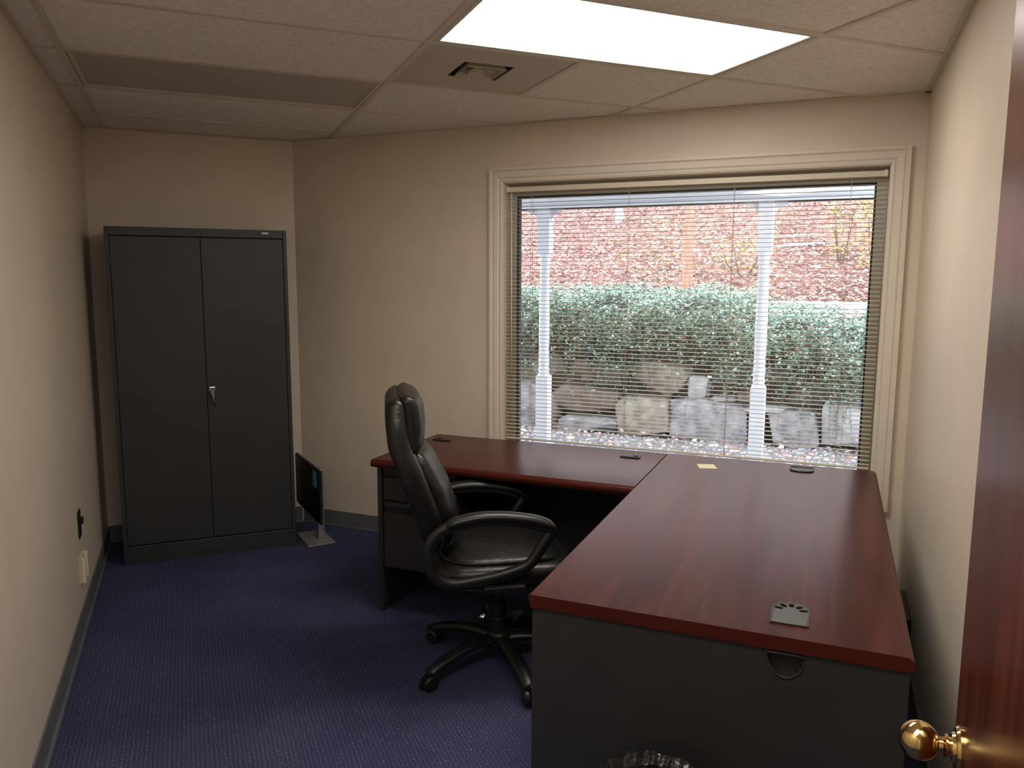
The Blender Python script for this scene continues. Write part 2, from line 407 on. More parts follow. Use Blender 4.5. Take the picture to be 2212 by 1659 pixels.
def air_vent():
    cx, cy = 1.25*TX, 0.5*TY
    t = thing('air_vent', 'cream metal air diffuser with stepped louvers beside the lit panel', 'air vent', (cx, cy, H))
    a = TX/4-0.0135; b = TY/2-0.0135
    hx, hy = 0.106, 0.116
    m = MB()
    m.box(-a, a, -b, -hy, 0.003, 0.008).box(-a, a, hy, b, 0.003, 0.008).box(-a, -hx, -hy, hy, 0.003, 0.008).box(hx, a, -hy, hy, 0.003, 0.008)
    m.build('panel', M['ventm'], t)
    m = MB(); m.box(-hx, hx, -hy, hy, 0.050, 0.055).box(-hx-0.003, -hx, -hy, hy, 0.008, 0.055).box(hx, hx+0.003, -hy, hy, 0.008, 0.055).box(-hx, hx, -hy-0.003, -hy, 0.008, 0.055).box(-hx, hx, hy, hy+0.003, 0.008, 0.055)
    m.build('duct', M['black'], t)
    # square cone rings, each flaring down and out
    for r0, r1, z0, z1 in ((0.082, 0.060, -0.004, 0.034), (0.046, 0.028, -0.004, 0.034)):
        m = MB()
        for sgn in range(4):
            q = sgn*math.pi/2; c, s = math.cos(q), math.sin(q)
            def T(u, v, w): return (c*u-s*v, s*u+c*v, w)
            vs = [T(r0, -r0, z0), T(r0, r0, z0), T(r1, r1, z1), T(r1, -r1, z1), T(r0+0.002, -r0-0.002, z0+0.002), T(r0+0.002, r0+0.002, z0+0.002), T(r1+0.002, r1+0.002, z1+0.002), T(r1+0.002, -r1-0.002, z1+0.002)]
            m.add(vs, [(0, 1, 2, 3), (7, 6, 5, 4), (0, 4, 5, 1), (3, 2, 6, 7)])
        m.build('louver_ring', M['ventm'], t)
    MB().box(-0.020, 0.020, -0.020, 0.020, 0.008, 0.011).build('centre_plate', M['ventm'], t)
air_vent()

# ------------------------------------------------------------------ window
WS0, WS1, WZ0, WZ1 = 1.405, 3.322, 0.55, 2.086
def window():
    root = thing('window_1', 'large picture window with cream moulded casing', 'window', LOC0, ROT, kind='structure')
    cw = 0.078
    # moulded casing: profile swept along each side (u across the width, depth into the room)
    prof = [(0, 0), (0, 0.012), (0.010, 0.016), (0.020, 0.012), (0.028, 0.018), (0.050, 0.020), (0.058, 0.015), (0.066, 0.024), (cw, 0.024), (cw, 0)]
    def strip(name, p0, p1, din):
        # mitred strip between inner corners p0->p1 ; din = outward direction in (s,z)
        m = MB(); rings = []
        for (p, e) in ((p0, -1), (p1, 1)):
            al = Vector(p1)-Vector(p0); al.normalize()
            rings.append([(p[0]+din[0]*u+al[0]*u*e, -d-0.0005, p[1]+din[1]*u+al[1]*u*e) for u, d in prof])
        m.loft(rings, cap=True)
        m.build(name, M['trimw'], root)
    a, b, c, d = (WS0, WZ0), (WS0, WZ1), (WS1, WZ1), (WS1, WZ0)
    strip('casing_side', a, b, (-1, 0)); strip('casing_head', b, c, (0, 1)); strip('casing_side', c, d, (1, 0)); strip('casing_apron', d, a, (0, -1))
    # reveal lining
    m = MB(); t = 0.004
    m.box(WS0, WS0+t, 0, 0.149, WZ0, WZ1).box(WS1-t, WS1, 0, 0.149, WZ0, WZ1).box(WS0, WS1, 0, 0.149, WZ1-t, WZ1)
    m.build('jamb_liner', M['trimw'], root)
    MB().box(WS0, WS1, -0.003, 0.149, WZ0, WZ0+0.02).build('window_sill', M['trimw'], root, bevel=0.003)
    # sash frame and gasket
    f0, f1, g0, g1 = WS0+0.046, WS1-0.052, WZ0+0.07, WZ1-0.066
    m = MB()
    m.box(WS0+t, f0, 0.085, 0.145, WZ0+0.02, WZ1-t).box(f1, WS1-t, 0.085, 0.145, WZ0+0.02, WZ1-t).box(f0, f1, 0.085, 0.145, g1, WZ1-t).box(f0, f1, 0.085, 0.145, WZ0+0.02, g0)
    m.build('sash', M['sash'], root, bevel=0.002)
    k = 0.007; m = MB()
    m.box(f0, f0+k, 0.09, 0.14, g0, g1).box(f1-k, f1, 0.09, 0.14, g0, g1).box(f0+k, f1-k, 0.09, 0.14, g1-k, g1).box(f0+k, f1-k, 0.09, 0.14, g0, g0+k)
    m.build('gasket', M['gasket'], root)
    for yg in (0.106, 0.124):                     # double glazing
        m = MB(); m.add([(f0+k, yg, g0+k), (f1-k, yg, g0+k), (f1-k, yg, g1-k), (f0+k, yg, g1-k)], [(0, 1, 2, 3)])
        m.build('glass_pane', M['glass'], root)
window()

def blind():
    s0, s1 = WS0+0.008, WS1-0.010
    zt = 2.040
    t = thing('window_blind', 'cream horizontal mini blind with open slats hanging in the window', 'window blind', W((s0+s1)/2, 0.035, 0.655), ROT)
    L2 = (s1-s0)/2; top = zt-0.655
    m = MB()                                       # U-shaped head rail
    m.box(-L2, L2, -0.016, -0.0145, top-0.002, top+0.024).box(-L2, L2, 0.0145, 0.016, top-0.002, top+0.024).box(-L2, L2, -0.0145, 0.0145, top-0.002, top)
    m.build('head_rail', M['rail'], t, bevel=0.0006, seg=1)
    for e in (-1, 1):
        MB().box(min(e*L2, e*(L2-0.016)), max(e*L2, e*(L2-0.016)), -0.020, 0.018, top-0.004, top+0.028).build('bracket', M['rail'], t, bevel=0.002)
    MB().box(-L2, L2, -0.012, 0.012, 0.004, 0.014).build('bottom_rail', M['rail'], t, bevel=0.004)
    n = 64; z0 = 0.028; z1 = top-0.018
    w = 0.0125; m = MB(); pr = []
    for k in range(5):
        u = -w+2*w*k/4; pr.append((u, 0.0022*(1-(u/w)**2)))
    ring = lambda x: [(x, u, h) for u, h in pr]+[(x, u, h-0.0005) for u, h in reversed(pr)]
    m.loft([ring(-L2+0.002), ring(L2-0.002)])
    first = m.build('slat', M['slat'], t, loc=(0, 0, z0)); auto_smooth(first, 50)
    for k in range(1, n):
        copy_obj(first, t, (rnd.uniform(-0.0008, 0.0008), 0, z0+(z1-z0)*k/(n-1)))
    for x in (1.56, 2.10, 2.63, 3.16):
        cx = x-(s0+s1)/2
        for dy in (-0.0135, 0.0135):
            MB().tube([(cx, dy, 0.01), (cx, dy, top)], 0.0011, 5).build('ladder_cord', M['cord'], t)
    MB().tube([(1.452-(s0+s1)/2, -0.026, 0.38), (1.449-(s0+s1)/2, -0.024, top-0.01)], 0.0032, 6).build('tilt_wand', M['white'], t, smooth=True)
blind()
struct(MB().box(3.215, 3.240, -0.002, 0.0, 2.166, 2.386).build('trim_1', M['wall'], loc=LOC0, rz=ROT), 'thin wall panel seam strip above the window corner', 'trim')

# ------------------------------------------------------------------ door
def door():
    root = thing('door_1', 'open dark red wood door standing against the right wall', 'door', W(3.347, -3.65, 0), ROT, kind='structure')
    w = 0.914
    MB().box(-0.022, 0.022, 0.0, w, 0.012, 2.035).build('door_leaf', M['doorwood'], root, bevel=0.002)
    zk, yk = 0.884, w-0.062
    for side in (-1, 1):
        fn = lambda x, y, z: (side*(0.0221+z), yk+x, zk+y)
        # brass knob: neck and ball in one turning, rosette as sub-part
        ln = 1.0 if side < 0 else 0.85
        prof = [(0.0001, 0.012), (0.013, 0.012), (0.013, 0.017), (0.0165, 0.018), (0.0165, 0.021), (0.011, 0.024), (0.0105, 0.030)]
        cz, rr = 0.055*ln, 0.0285
        for k in range(13):
            q = -0.40*math.pi+k*(0.9*math.pi)/12
            prof.append((max(0.0001, rr*math.cos(q)), cz+0.97*rr*math.sin(q)))
        kn = MB().lathe(prof, 32, fn).build('knob', M['brass'], root); auto_smooth(kn, 40)
        prof = [(0.0001, 0.0), (0.031, 0.0), (0.031, 0.004), (0.0285, 0.008), (0.022, 0.009), (0.020, 0.013), (0.0001, 0.013)]
        ro = MB().lathe(prof, 32, fn).build('rosette', M['brass'], kn); auto_smooth(ro, 30)
    MB().box(-0.012, 0.012, w, w+0.0015, zk-0.028, zk+0.028).build('latch_plate', M['brass'], root)
    for z in (0.25, 1.02, 1.82):
        MB().tube([(-0.026, -0.004, z-0.05), (-0.026, -0.004, z+0.05)], 0.006, 8).build('hinge', M['brass'], root)
    fr = MB(); j0, j1 = -4.58, -3.67
    fr.box(SR-0.004, SR+0.124, j1-0.02, j1, 0, 2.05).box(SR-0.004, SR+0.124, j0, j0+0.02, 0, 2.05).box(SR-0.004, SR+0.124, j0+0.02, j1-0.02, 2.03, 2.05)
    struct(fr.build('trim_2', M['doorwood'], loc=LOC0, rz=ROT), 'dark red wood door jamb around the doorway', 'trim')
door()

# ------------------------------------------------------------------ storage cabinet
def cabinet():
    w, d, h = 0.914, 0.452, 1.829
    t = thing('storage_cabinet', 'tall charcoal metal storage cabinet with two doors', 'cabinet', (0.004, 1.81, 0))
    k = 0.020
    m = MB()
    m.box(0, k, 0, d, 0, h).box(w-k, w, 0, d, 0, h).box(k, w-k, 0.002, d, h-0.045, h).box(k, w-k, d-0.01, d, 0.0, h-0.045)
    m.box(k, w-k, 0.002, 0.014, 0, 0.100).box(k, w-k, 0.014, d-0.01, 0.09, 0.10)
    m.build('body', M['steel'], t, bevel=0.002)
    z0, z1, mid = 0.108, h-0.049, 0.462
    MB().box(k+0.003, mid-0.0015, 0.0005, 0.018, z0, z1).build('door', M['steel'], t, bevel=0.0015)
    rd = MB().box(mid+0.0015, w-k-0.003, 0.0005, 0.018, z0, z1).build('door', M['steel'], t, bevel=0.0015)
    # chrome swing handle with lock
    hx, hz = 0.489, 0.945
    hb = MB(); hb.box(hx-0.017, hx+0.017, -0.016, 0.0, hz-0.004, hz+0.024)
    lever = hb.build('handle', M['chrome'], rd, bevel=0.005, seg=3)
    MB().tube([(hx, -0.006, hz), (hx, -0.016, hz-0.010), (hx+0.002, -0.020, hz-0.028), (hx+0.006, -0.018, hz-0.055), (hx+0.009, -0.012, hz-0.088)], [(0.012, 0.008), (0.012, 0.009), (0.009, 0.006), (0.007, 0.004), (0.006, 0.003)], 10).build('lever', M['chrome'], rd, smooth=True)
    fn = lambda x, y, z: (hx+x, -0.0165-z, hz-0.010+y)
    MB().lathe([(0.0001, 0), (0.010, 0), (0.010, 0.008), (0.0085, 0.009), (0.0001, 0.009)], 20, fn).build('lock', M['silver'], rd)
    for z in (1.66, 0.96, 0.24):
        for x in (k+0.0015, w-k-0.0015):
            MB().tube([(x, -0.001, z-0.03), (x, -0.001, z+0.03)], 0.0022, 6).build('hinge', M['steel'], t)
    MB().box(0.800-0.017, 0.800+0.017, -0.0005, 0.002, h-0.022, h-0.013).build('label_plate', M['white'], t)
cabinet()

# ------------------------------------------------------------------ computer monitor on the floor
def monitor():
    base = (1.060, 1.885)
    t = thing('monitor', 'black computer monitor on silver stand placed on the carpet by the cabinet', 'monitor', (base[0], base[1], 0), math.radians(-83.4))
    # local x = along the screen width, local -y = screen side (faces the cabinet)
    sy = -0.058
    m = MB(); m.box(-0.300, 0.250, sy+0.003, sy+0.020, 0.160, 0.478); m.box(-0.16, 0.16, sy+0.020, sy+0.035, 0.22, 0.42)
    hs = m.build('housing', M['bezel'], t, bevel=0.004)
    MB().box(-0.293, 0.243, sy, sy+0.0028, 0.174, 0.471).build('screen', M['screen'], t)
    MB().box(0.125, 0.205, sy-0.0008, sy-0.0002, 0.365, 0.462).build('sticker', M['teal'], t)
    MB().box(-0.035, 0.035, -0.012, 0.028, 0.008, 0.435).build('stand_post', M['silver'], t, bevel=0.006)
    MB().box(-0.035, 0.035, sy+0.035, -0.012, 0.28, 0.36).build('mount', M['bezel'], t, bevel=0.003)
    m = MB(); m.prism([(-0.145, -0.100), (0.140, -0.100), (0.135, 0.062), (-0.138, 0.062)], 0.0, 0.008)
    m.build('stand_base', M['silver'], t, bevel=0.002)
monitor()

# ------------------------------------------------------------------ desks
ZT = 0.743
def desktop_mesh(x0, x1, y0, y1, th=0.034, along='y'):
    # long edges carry a rounded nose, the ends are cut square
    def prof(a0, a1, r0=0.019, r=0.019, n=6):
        p = [(a0+0.006, ZT-th)]
        p += [(a0+r0-r0*math.cos(q), ZT-r0+r0*math.sin(q)) for q in [math.pi/2*(k/n) for k in range(-2, n+1)]]
        p += [(a1-r+r*math.cos(q), ZT-r+r*math.sin(q)) for q in [math.pi/2*(k/n) for k in range(n, -3, -1)]]
        return p+[(a1-0.006, ZT-th)]
    m = MB()
    if along == 'y': m.loft([[(u, y, z) for u, z in prof(x0, x1, 0.006)] for y in (y0, y1)])
    else: m.loft([[(x, u, z) for u, z in prof(y0, y1)] for x in (x0, x1)])
    return m
def two_tone(o, m2):
    # edge banding: side faces take the darker edge material
    o.data.materials.append(m2)
    for p in o.data.polygons:
        if p.normal.z < 0.8: p.material_index = 1
def main_desk():
    x0, x1, y0, y1 = 2.420, 3.325, -2.205, -0.370
    t = thing('office_desk', 'large mahogany-topped desk with charcoal end panel nearest the camera', 'desk', W(0, 0, 0), ROT)
    top = desktop_mesh(x0, x1, y0, y1).build('desktop', M['wood'], t); auto_smooth(top, 40); two_tone(top, M['edge'])
    zt = ZT-0.0345
    # near end panel with a half-moon cable opening
    px0, px1, py0, py1 = x0+0.008, x1-0.008, y0+0.010, y0+0.032
    hx0, hx1, hz1, hc = 3.016, 3.100, 0.698, 3.058
    hr = 0.042
    m = MB()
    m.box(px0, hx0, py0, py1, 0, zt).box(hx1, px1, py0, py1, 0, zt).box(hx0, hx1, py0, py1, hz1, zt).box(hx0, hx1, py0, py1, 0, hz1-0.062)
    K = 12; arc = [(hc-hr*math.cos(math.pi*k/K), hz1-0.056*math.sin(math.pi*k/K)) for k in range(K+1)]
    zb = hz1-0.062
    for k in range(K):
        (ax, az), (bx, bz) = arc[k], arc[k+1]
        vs = [(ax, py0, zb), (bx, py0, zb), (bx, py0, bz), (ax, py0, az), (ax, py1, zb), (bx, py1, zb), (bx, py1, bz), (ax, py1, az)]
        m.add(vs, [(0, 1, 2, 3), (7, 6, 5, 4), (3, 2, 6, 7)])
    m.build('end_panel', M['steel_desk'], t)
    # moulded rim and dark cup of the opening
    rim = [(hc-0.043*math.cos(math.pi*k/16), hz1-0.057*math.sin(math.pi*k/16)) for k in range(17)]
    path = [(x, py0-0.002, z) for x, z in rim]+[(hc+0.02, py0-0.002, hz1+0.001), (hc-0.02, py0-0.002, hz1+0.001)]
    g = MB().tube(path, 0.0030, 6, closed=True, up=(0, 1, 0)).build('cable_grommet', M['steel_desk'], t, smooth=True)
    m = MB(); inner = [(x, py1+0.02, z) for x, z in rim]; outer = [(x, py0, z) for x, z in rim]
    m.loft([outer, inner], cap=False); m.add(inner, [tuple(range(len(inner)))]); m.build('grommet_cup', M['fabric'], g)
    # far end panel, modesty panel, near pedestal with drawers on the sitter's side
    MB().box(px0, px1, y1-0.032, y1-0.010, 0, zt).build('end_panel', M['steel_desk'], t, bevel=0.001)
    MB().box(px1-0.20, px1-0.18, py1, y1-0.032, 0.12, zt).build('modesty_panel', M['steel_desk'], t)
    MB().box(px0+0.022, px1-0.21, py1, py1+0.40, 0.06, zt).build('pedestal', M['steel_desk'], t, bevel=0.002)
    for z0, z1 in ((0.07, 0.36), (0.365, 0.53), (0.535, 0.70)):
        dr = MB().box(px0+0.004, px0+0.022, py1+0.006, py1+0.394, z0, z1).build('drawer', M['steel_desk'], t, bevel=0.002)
        MB().box(px0-0.004, px0+0.004, py1+0.03, py1+0.37, z1-0.035, z1-0.025).build('pull', M['steel_desk'], dr, bevel=0.002)
    # arched grey cable cover near the camera
    cx, cy, hw, dp = 3.060, -2.130, 0.041, 0.125
    def arch(hw, y0_, dp, n=14):
        r = hw; pts = [(cx-hw, y0_), (cx+hw, y0_)]
        for k in range(n+1):
            q = math.pi*k/n; pts.append((cx+hw*math.cos(q), y0_+dp-0.045+0.045*math.sin(q)))
        return pts
    g = MB().prism(arch(hw+0.003, cy-0.003, dp+0.006), ZT+0.0004, ZT+0.0022).build('cable_cover', M['fabric'], t)
    MB().prism(arch(hw-0.0005, cy+0.001, dp-0.002), ZT+0.0022, ZT+0.0034).build('cover_plate', M['grommet'], g)
    for k in range(5):
        q = math.pi*(0.08+0.84*k/4); ex, ey = math.cos(q), math.sin(q)
        c0 = Vector((cx+0.030*ex, cy+dp-0.047+0.032*ey)); tq = math.atan2(ey*0.9, ex)
        pts = [(c0.x+u*math.cos(tq)-v*math.sin(tq), c0.y+u*math.sin(tq)+v*math.cos(tq)) for u, v in superellipse(0.0105, 0.0068, 10, 2.4)]
        MB().prism(pts, ZT+0.0034, ZT+0.0038).build('cover_slot', M['fabric'], g)
    rimpts = [(x, y, ZT+0.0025) for x, y in arch(hw+0.002, cy-0.002, dp+0.004)]
    MB().tube(rimpts, 0.0022, 6, closed=True).build('cover_rim', M['grommet'], g, smooth=True)
    # black open cable port at the window end
    c2 = (3.024, -0.476)
    hp = [(c2[0]+u, c2[1]+v) for u, v in [(-0.047, 0.045), (0.047, 0.045), (0.047, -0.012)]+[(0.047*math.cos(math.pi*k/8*-1), -0.012-0.03*math.sin(math.pi*k/8)) for k in range(1, 8)]+[(-0.047, -0.012)]]
    p = MB().prism(hp, ZT+0.0003, ZT+0.0025).build('cable_port', M['black'], t)
    MB().tube([(x, y, ZT+0.003) for x, y in hp], 0.0028, 6, closed=True).build('port_rim', M['black'], p, smooth=True)
    MB().box(c2[0]-0.002, c2[0]+0.002, c2[1]-0.03, c2[1]+0.04, ZT+0.0025, ZT+0.005).build('port_bar', M['grommet'], p)
main_desk()
def return_desk():
    x0, x1, y0, y1 = 1.195, 2.4188, -1.050, -0.375
    t = thing('desk_return', 'shorter mahogany-topped desk wing with drawer pedestal below the window', 'desk', W(0, 0, 0), ROT)
    top = desktop_mesh(x0, x1, y0, y1, along='x').build('desktop', M['wood_r'], t); auto_smooth(top, 40); two_tone(top, M['edge'])
    zt = ZT-0.0345
    MB().box(x0+0.006, x0+0.030, y0+0.045, y1-0.012, 0, zt).build('end_panel', M['steel_desk'], t, bevel=0.002)
    MB().box(x0+0.030, x1-0.002, y1-0.10, y1-0.08, 0.20, zt).build('modesty_panel', M['steel_desk'], t)
    ps0, ps1 = x0+0.031, x0+0.42
    MB().box(ps0, ps1, y0+0.070, y1-0.101, 0.220, zt-0.001).build('pedestal', M['steel_desk'], t, bevel=0.002)
    for z0, z1 in ((0.224, 0.538), (0.548, 0.703)):
        dr = MB()
        dr.box(ps0+0.004, ps1-0.004, y0+0.050, y0+0.069, z0, z1-0.050).box(ps0+0.004, ps1-0.004, y0+0.060, y0+0.069, z1-0.050, z1-0.022).box(ps0+0.004, ps1-0.004, y0+0.050, y0+0.069, z1-0.022, z1)
        dro = dr.build('drawer', M['steel_desk'], t, bevel=0.002)
        m = MB(); pp = [(0, 0), (0.016, 0.010), (0.016, 0.013), (0, 0.004)]
        m.loft([[(x, y0+0.050-u, z1-0.040+v) for u, v in pp] for x in (ps0+0.02, ps1-0.02)]); m.build('pull', M['steel_desk'], dro)
    for cx, lab in ((1.290, 0), (2.276, 1)):
        g = MB().box(cx-0.046, cx+0.046, -0.545, -0.505, ZT+0.0003, ZT+0.006).build('cable_cover', M['black'], t, bevel=0.003)
        fn = lambda x, y, z: (cx+(0.022 if lab else -0.018)+x, -0.512+y, ZT+0.006+z)
        MB().lathe([(0.0001, 0), (0.012, 0), (0.012, 0.003), (0.0001, 0.003)], 14, fn).build('cover_cap', M['black'], g)
return_desk()
def note():
    t = MB(); n = 6; vs = []
    w, d = 0.076, 0.076
    for k in range(n+1):
        v = k/n; z = 0.0006+0.006*max(0, v-0.55)**1.4
        vs += [(-w/2, -d/2+d*v, z), (w/2, -d/2+d*v, z)]
    fs = [(2*k, 2*k+1, 2*k+3, 2*k+2) for k in range(n)]
    vb = [(x, y, z-0.0004) for x, y, z in vs]; o = len(vs)
    fs += [(o+2*k, o+2*k+2, o+2*k+3, o+2*k+1) for k in range(n)]
    t.add(vs+vb, fs)
    q = t.build('sticky_note', M['note'], loc=W(2.633, -0.575, ZT+0.0002), rz=ROT+math.radians(20))
    tag(q, 'pale yellow sticky note lying on the desk near the window', 'sticky note')
note()

# ------------------------------------------------------------------ office chair
def chair():
    t = thing('office_chair', 'black leather high-back office chair with loop arms turned to the desk', 'office chair', (1.500, 0.022, 0), math.radians(-13))
    L = M['leather']
    def slab(name, prof, wfun, e=4.0, nz=20, bulge=0.0, par=t, material=L):
        # prof: list of (x_back, x_front, z); rounded sections stacked up the height
        rings = []
        m = len(prof)
        for i in range(nz+1):
            u = i/nz*(m-1); k = min(int(u), m-2); f = u-k
            xb, xf, z = [prof[k][c]*(1-f)+prof[k+1][c]*f for c in range(3)]
            wy = wfun(i/nz); v = i/nz
            end = min(v, 1-v); sh = min(1.0, (end/0.10)) if end < 0.10 else 1.0
            sc = 0.35+0.65*math.sqrt(max(0, 1-(1-sh)**2))
            cx, hx = (xb+xf)/2, (xf-xb)/2*sc
            wy2 = wy*(0.90+0.10*sc)
            ring = []
            for (a, b) in superellipse(1, 1, 36, e):
                bx = bulge*(1-b*b) if a > 0 else 0
                ring.append((cx+a*hx+bx*sc, b*wy2, z))
            rings.append(ring)
        o = MB().loft(rings).build(name, material, par); auto_smooth(o, 70); return o
    # rear shell of the back, leaning, vertical at the head
    rear = [(-0.315, -0.225, 0.560), (-0.335, -0.228, 0.630), (-0.354, -0.240, 0.710), (-0.392, -0.276, 0.800), (-0.418, -0.312, 0.890), (-0.438, -0.342, 0.945), (-0.446, -0.362, 1.035), (-0.445, -0.364, 1.100), (-0.430, -0.374, 1.132)]
    slab('back_shell', rear, lambda v: 0.225+0.035*math.sin(math.pi*min(1, v*1.15))-0.02*max(0, v-0.75)*4*0.6, 4.5, 26)
    front = [(-0.270, -0.200, 0.560), (-0.262, -0.190, 0.640), (-0.272, -0.202, 0.710), (-0.306, -0.232, 0.800), (-0.335, -0.268, 0.870), (-0.362, -0.310, 0.935)]
    slab('back_cushion', front, lambda v: 0.195+0.03*math.sin(math.pi*v), 3.6, 20, bulge=0.025)
    head = [(-0.386, -0.326, 0.930), (-0.393, -0.310, 0.962), (-0.395, -0.305, 1.035), (-0.395, -0.312, 1.098), (-0.403, -0.335, 1.143)]
    slab('head_cushion', head, lambda v: 0.222-0.012*v, 3.6, 18, bulge=0.012)
    for y in (-0.11, 0.11):                       # stitched seams down the back cushion
        MB().tube(smoothpath([(-0.198, y, 0.60), (-0.196, y, 0.70), (-0.222, y, 0.79), (-0.258, y, 0.868), (-0.296, y, 0.922)], 4), 0.003, 6).build('seam', L, t, smooth=True)
    # seat: pan, cushion with rounded waterfall front, top pillow
    def pad(name, z0, z1, x0, x1, w, e, crown, material=L):
        rings = []
        for k in range(9):
            v = k/8; q = math.sin(math.pi*v); sc = 0.90+0.10*math.sqrt(max(0.0, q))
            ring = []
            for (a, b) in superellipse((x1-x0)/2*sc, w*sc, 40, e):
                zz = z0+(z1-z0)*v
                ring.append(((x0+x1)/2+a, b, zz-(0.05*max(0, a/((x1-x0)/2)-0.6) if v > 0.2 else 0)))
            rings.append(ring)
        m = MB().loft(rings)
        c = ((x0+x1)/2, 0, z1+crown)
        last = rings[-1]; base = len(m.v)
        m.f = [f for f in m.f if not (len(f) > 4 and f[0] >= len(m.v)-len(last))]; m.mi = [0]*len(m.f)
        prev = [len(m.v)-len(last)+k for k in range(len(last))]
        for s_, hgt in ((0.8, 0.55), (0.5, 0.85), (0.22, 0.97)):
            ids = []
            for (x, y, z) in last:
                ids.append(len(m.v)); px_, py_ = (x-c[0])*s_, y*s_
                wr = 0.006*math.sin(23*px_+9*py_)*math.cos(17*py_)
                m.v.append((c[0]+px_, py_, z*(1-hgt)+(z1+crown)*hgt+wr))
            for k in range(len(last)):
                l = (k+1) % len(last); m.f.append((prev[k], prev[l], ids[l], ids[k])); m.mi.append(0)
            prev = ids
        m.f.append(tuple(prev)); m.mi.append(0)
        o = m.build(name, material, t); auto_smooth(o, 60); return o
    pad('seat_pan', 0.385, 0.425, -0.22, 0.25, 0.225, 4, 0.0, M['armp'])
    pad('seat_cushion', 0.420, 0.500, -0.27, 0.285, 0.255, 4.5, 0.012)
    pad('seat_pillow', 0.490, 0.525, -0.25, 0.235, 0.225, 3.2, 0.030)
    # loop arms
    loop = [(-0.262, 0.636), (-0.212, 0.660), (-0.119, 0.674), (-0.033, 0.673), (0.071, 0.656), (0.146, 0.628), (0.122, 0.580), (0.068, 0.503), (-0.015, 0.470), (-0.119, 0.450), (-0.225, 0.442), (-0.282, 0.480), (-0.298, 0.558), (-0.290, 0.601)]
    padp = [(-0.235, 0.660), (-0.205, 0.674), (-0.119, 0.689), (-0.033, 0.688), (0.071, 0.673), (0.132, 0.653), (0.162, 0.628)]
    for y, up_ in ((-0.285, 0.022), (0.285, -0.010)):
        a = MB().tube(smoothpath([(x, y, z+up_) for x, z in loop], 5, closed=True), (0.022, 0.017), 12, closed=True, up=(0, 1, 0)).build('arm', M['armp'], t, smooth=True)
        sp = smoothpath([(x, y, z+up_) for x, z in padp], 5); n = len(sp)
        rad = [(0.019*min(1, 0.55+3*min(k, n-1-k)/n), 0.030*min(1, 0.6+3*min(k, n-1-k)/n)) for k in range(n)]
        MB().tube(sp, rad, 14, up=(0, 1, 0)).build('arm_pad', M['armp'], a, smooth=True)
        MB().box(-0.10, 0.06, min(y*0.68, y*0.98), max(y*0.68, y*0.98), 0.415, 0.440).build('arm_bracket', M['armp'], a, bevel=0.006)
    # mechanism, lever, gas lift
    MB().box(-0.11, 0.11, -0.09, 0.09, 0.335, 0.386).build('tilt_mechanism', M['armp'], t, bevel=0.012)
    lv = MB().tube([(-0.02, -0.08, 0.362), (-0.055, -0.16, 0.356), (-0.090, -0.25, 0.340)], 0.005, 8).build('lever', M['black'], t, smooth=True)
    MB().tube([(-0.087, -0.242, 0.342), (-0.108, -0.285, 0.330)], [(0.009, 0.005), (0.011, 0.006)], 8).build('lever_paddle', M['chrome'], lv, smooth=True)
    MB().lathe([(0.0001, 0.10), (0.032, 0.10), (0.034, 0.12), (0.030, 0.20), (0.027, 0.205), (0.027, 0.27), (0.016, 0.275), (0.016, 0.337), (0.0001, 0.337)], 20).build('gas_lift', M['black'], t, smooth=False)
    # five-star base
    MB().lathe([(0.0001, 0.082), (0.050, 0.082), (0.054, 0.10), (0.050, 0.140), (0.038, 0.150), (0.0001, 0.150)], 24).build('hub', M['armp'], t, bevel=0.004)
    leg0 = None
    for k in range(5):
        q = math.radians(137+72*k)
        if leg0 is None:
            pth = smoothpath([(0.035, 0, 0.118), (0.12, 0, 0.122), (0.22, 0, 0.104), (0.30, 0, 0.082), (0.335, 0, 0.066)], 4); n = len(pth)
            leg = MB().tube(pth, [(0.034-0.008*i/n, 0.022-0.004*i/n) for i in range(n)], 12).build('leg', M['armp'], t, rz=q, smooth=True)
            leg0 = leg
            ca = MB(); 
            hood = [(0.335+0.030*math.sin(math.pi*u/8-0.3), 0, 0.036+0.032*math.cos(math.pi*u/8-0.3)) for u in range(0, 7)]
            ca.tube(hood, (0.020, 0.005), 8, up=(0, 1, 0)).tube([(0.335, 0, 0.030), (0.335, 0, 0.075)], 0.007, 8)
            c0 = ca.build('caster', M['armp'], leg, smooth=True)
            whs = []
            for yy in (-0.016, 0.016):
                fn = lambda x, y, z: (0.340+x, yy+z, 0.0305+y)
                wh = MB().lathe([(0.0001, -0.011), (0.024, -0.011), (0.030, -0.006), (0.030, 0.006), (0.024, 0.011), (0.0001, 0.011)], 20, fn).build('wheel', M['black'], leg, smooth=False)
                whs.append(wh)
        else:
            leg = copy_obj(leg0, t, (0, 0, 0), q)
            copy_obj(c0, leg)
            for wh in whs: copy_obj(wh, leg)
chair()

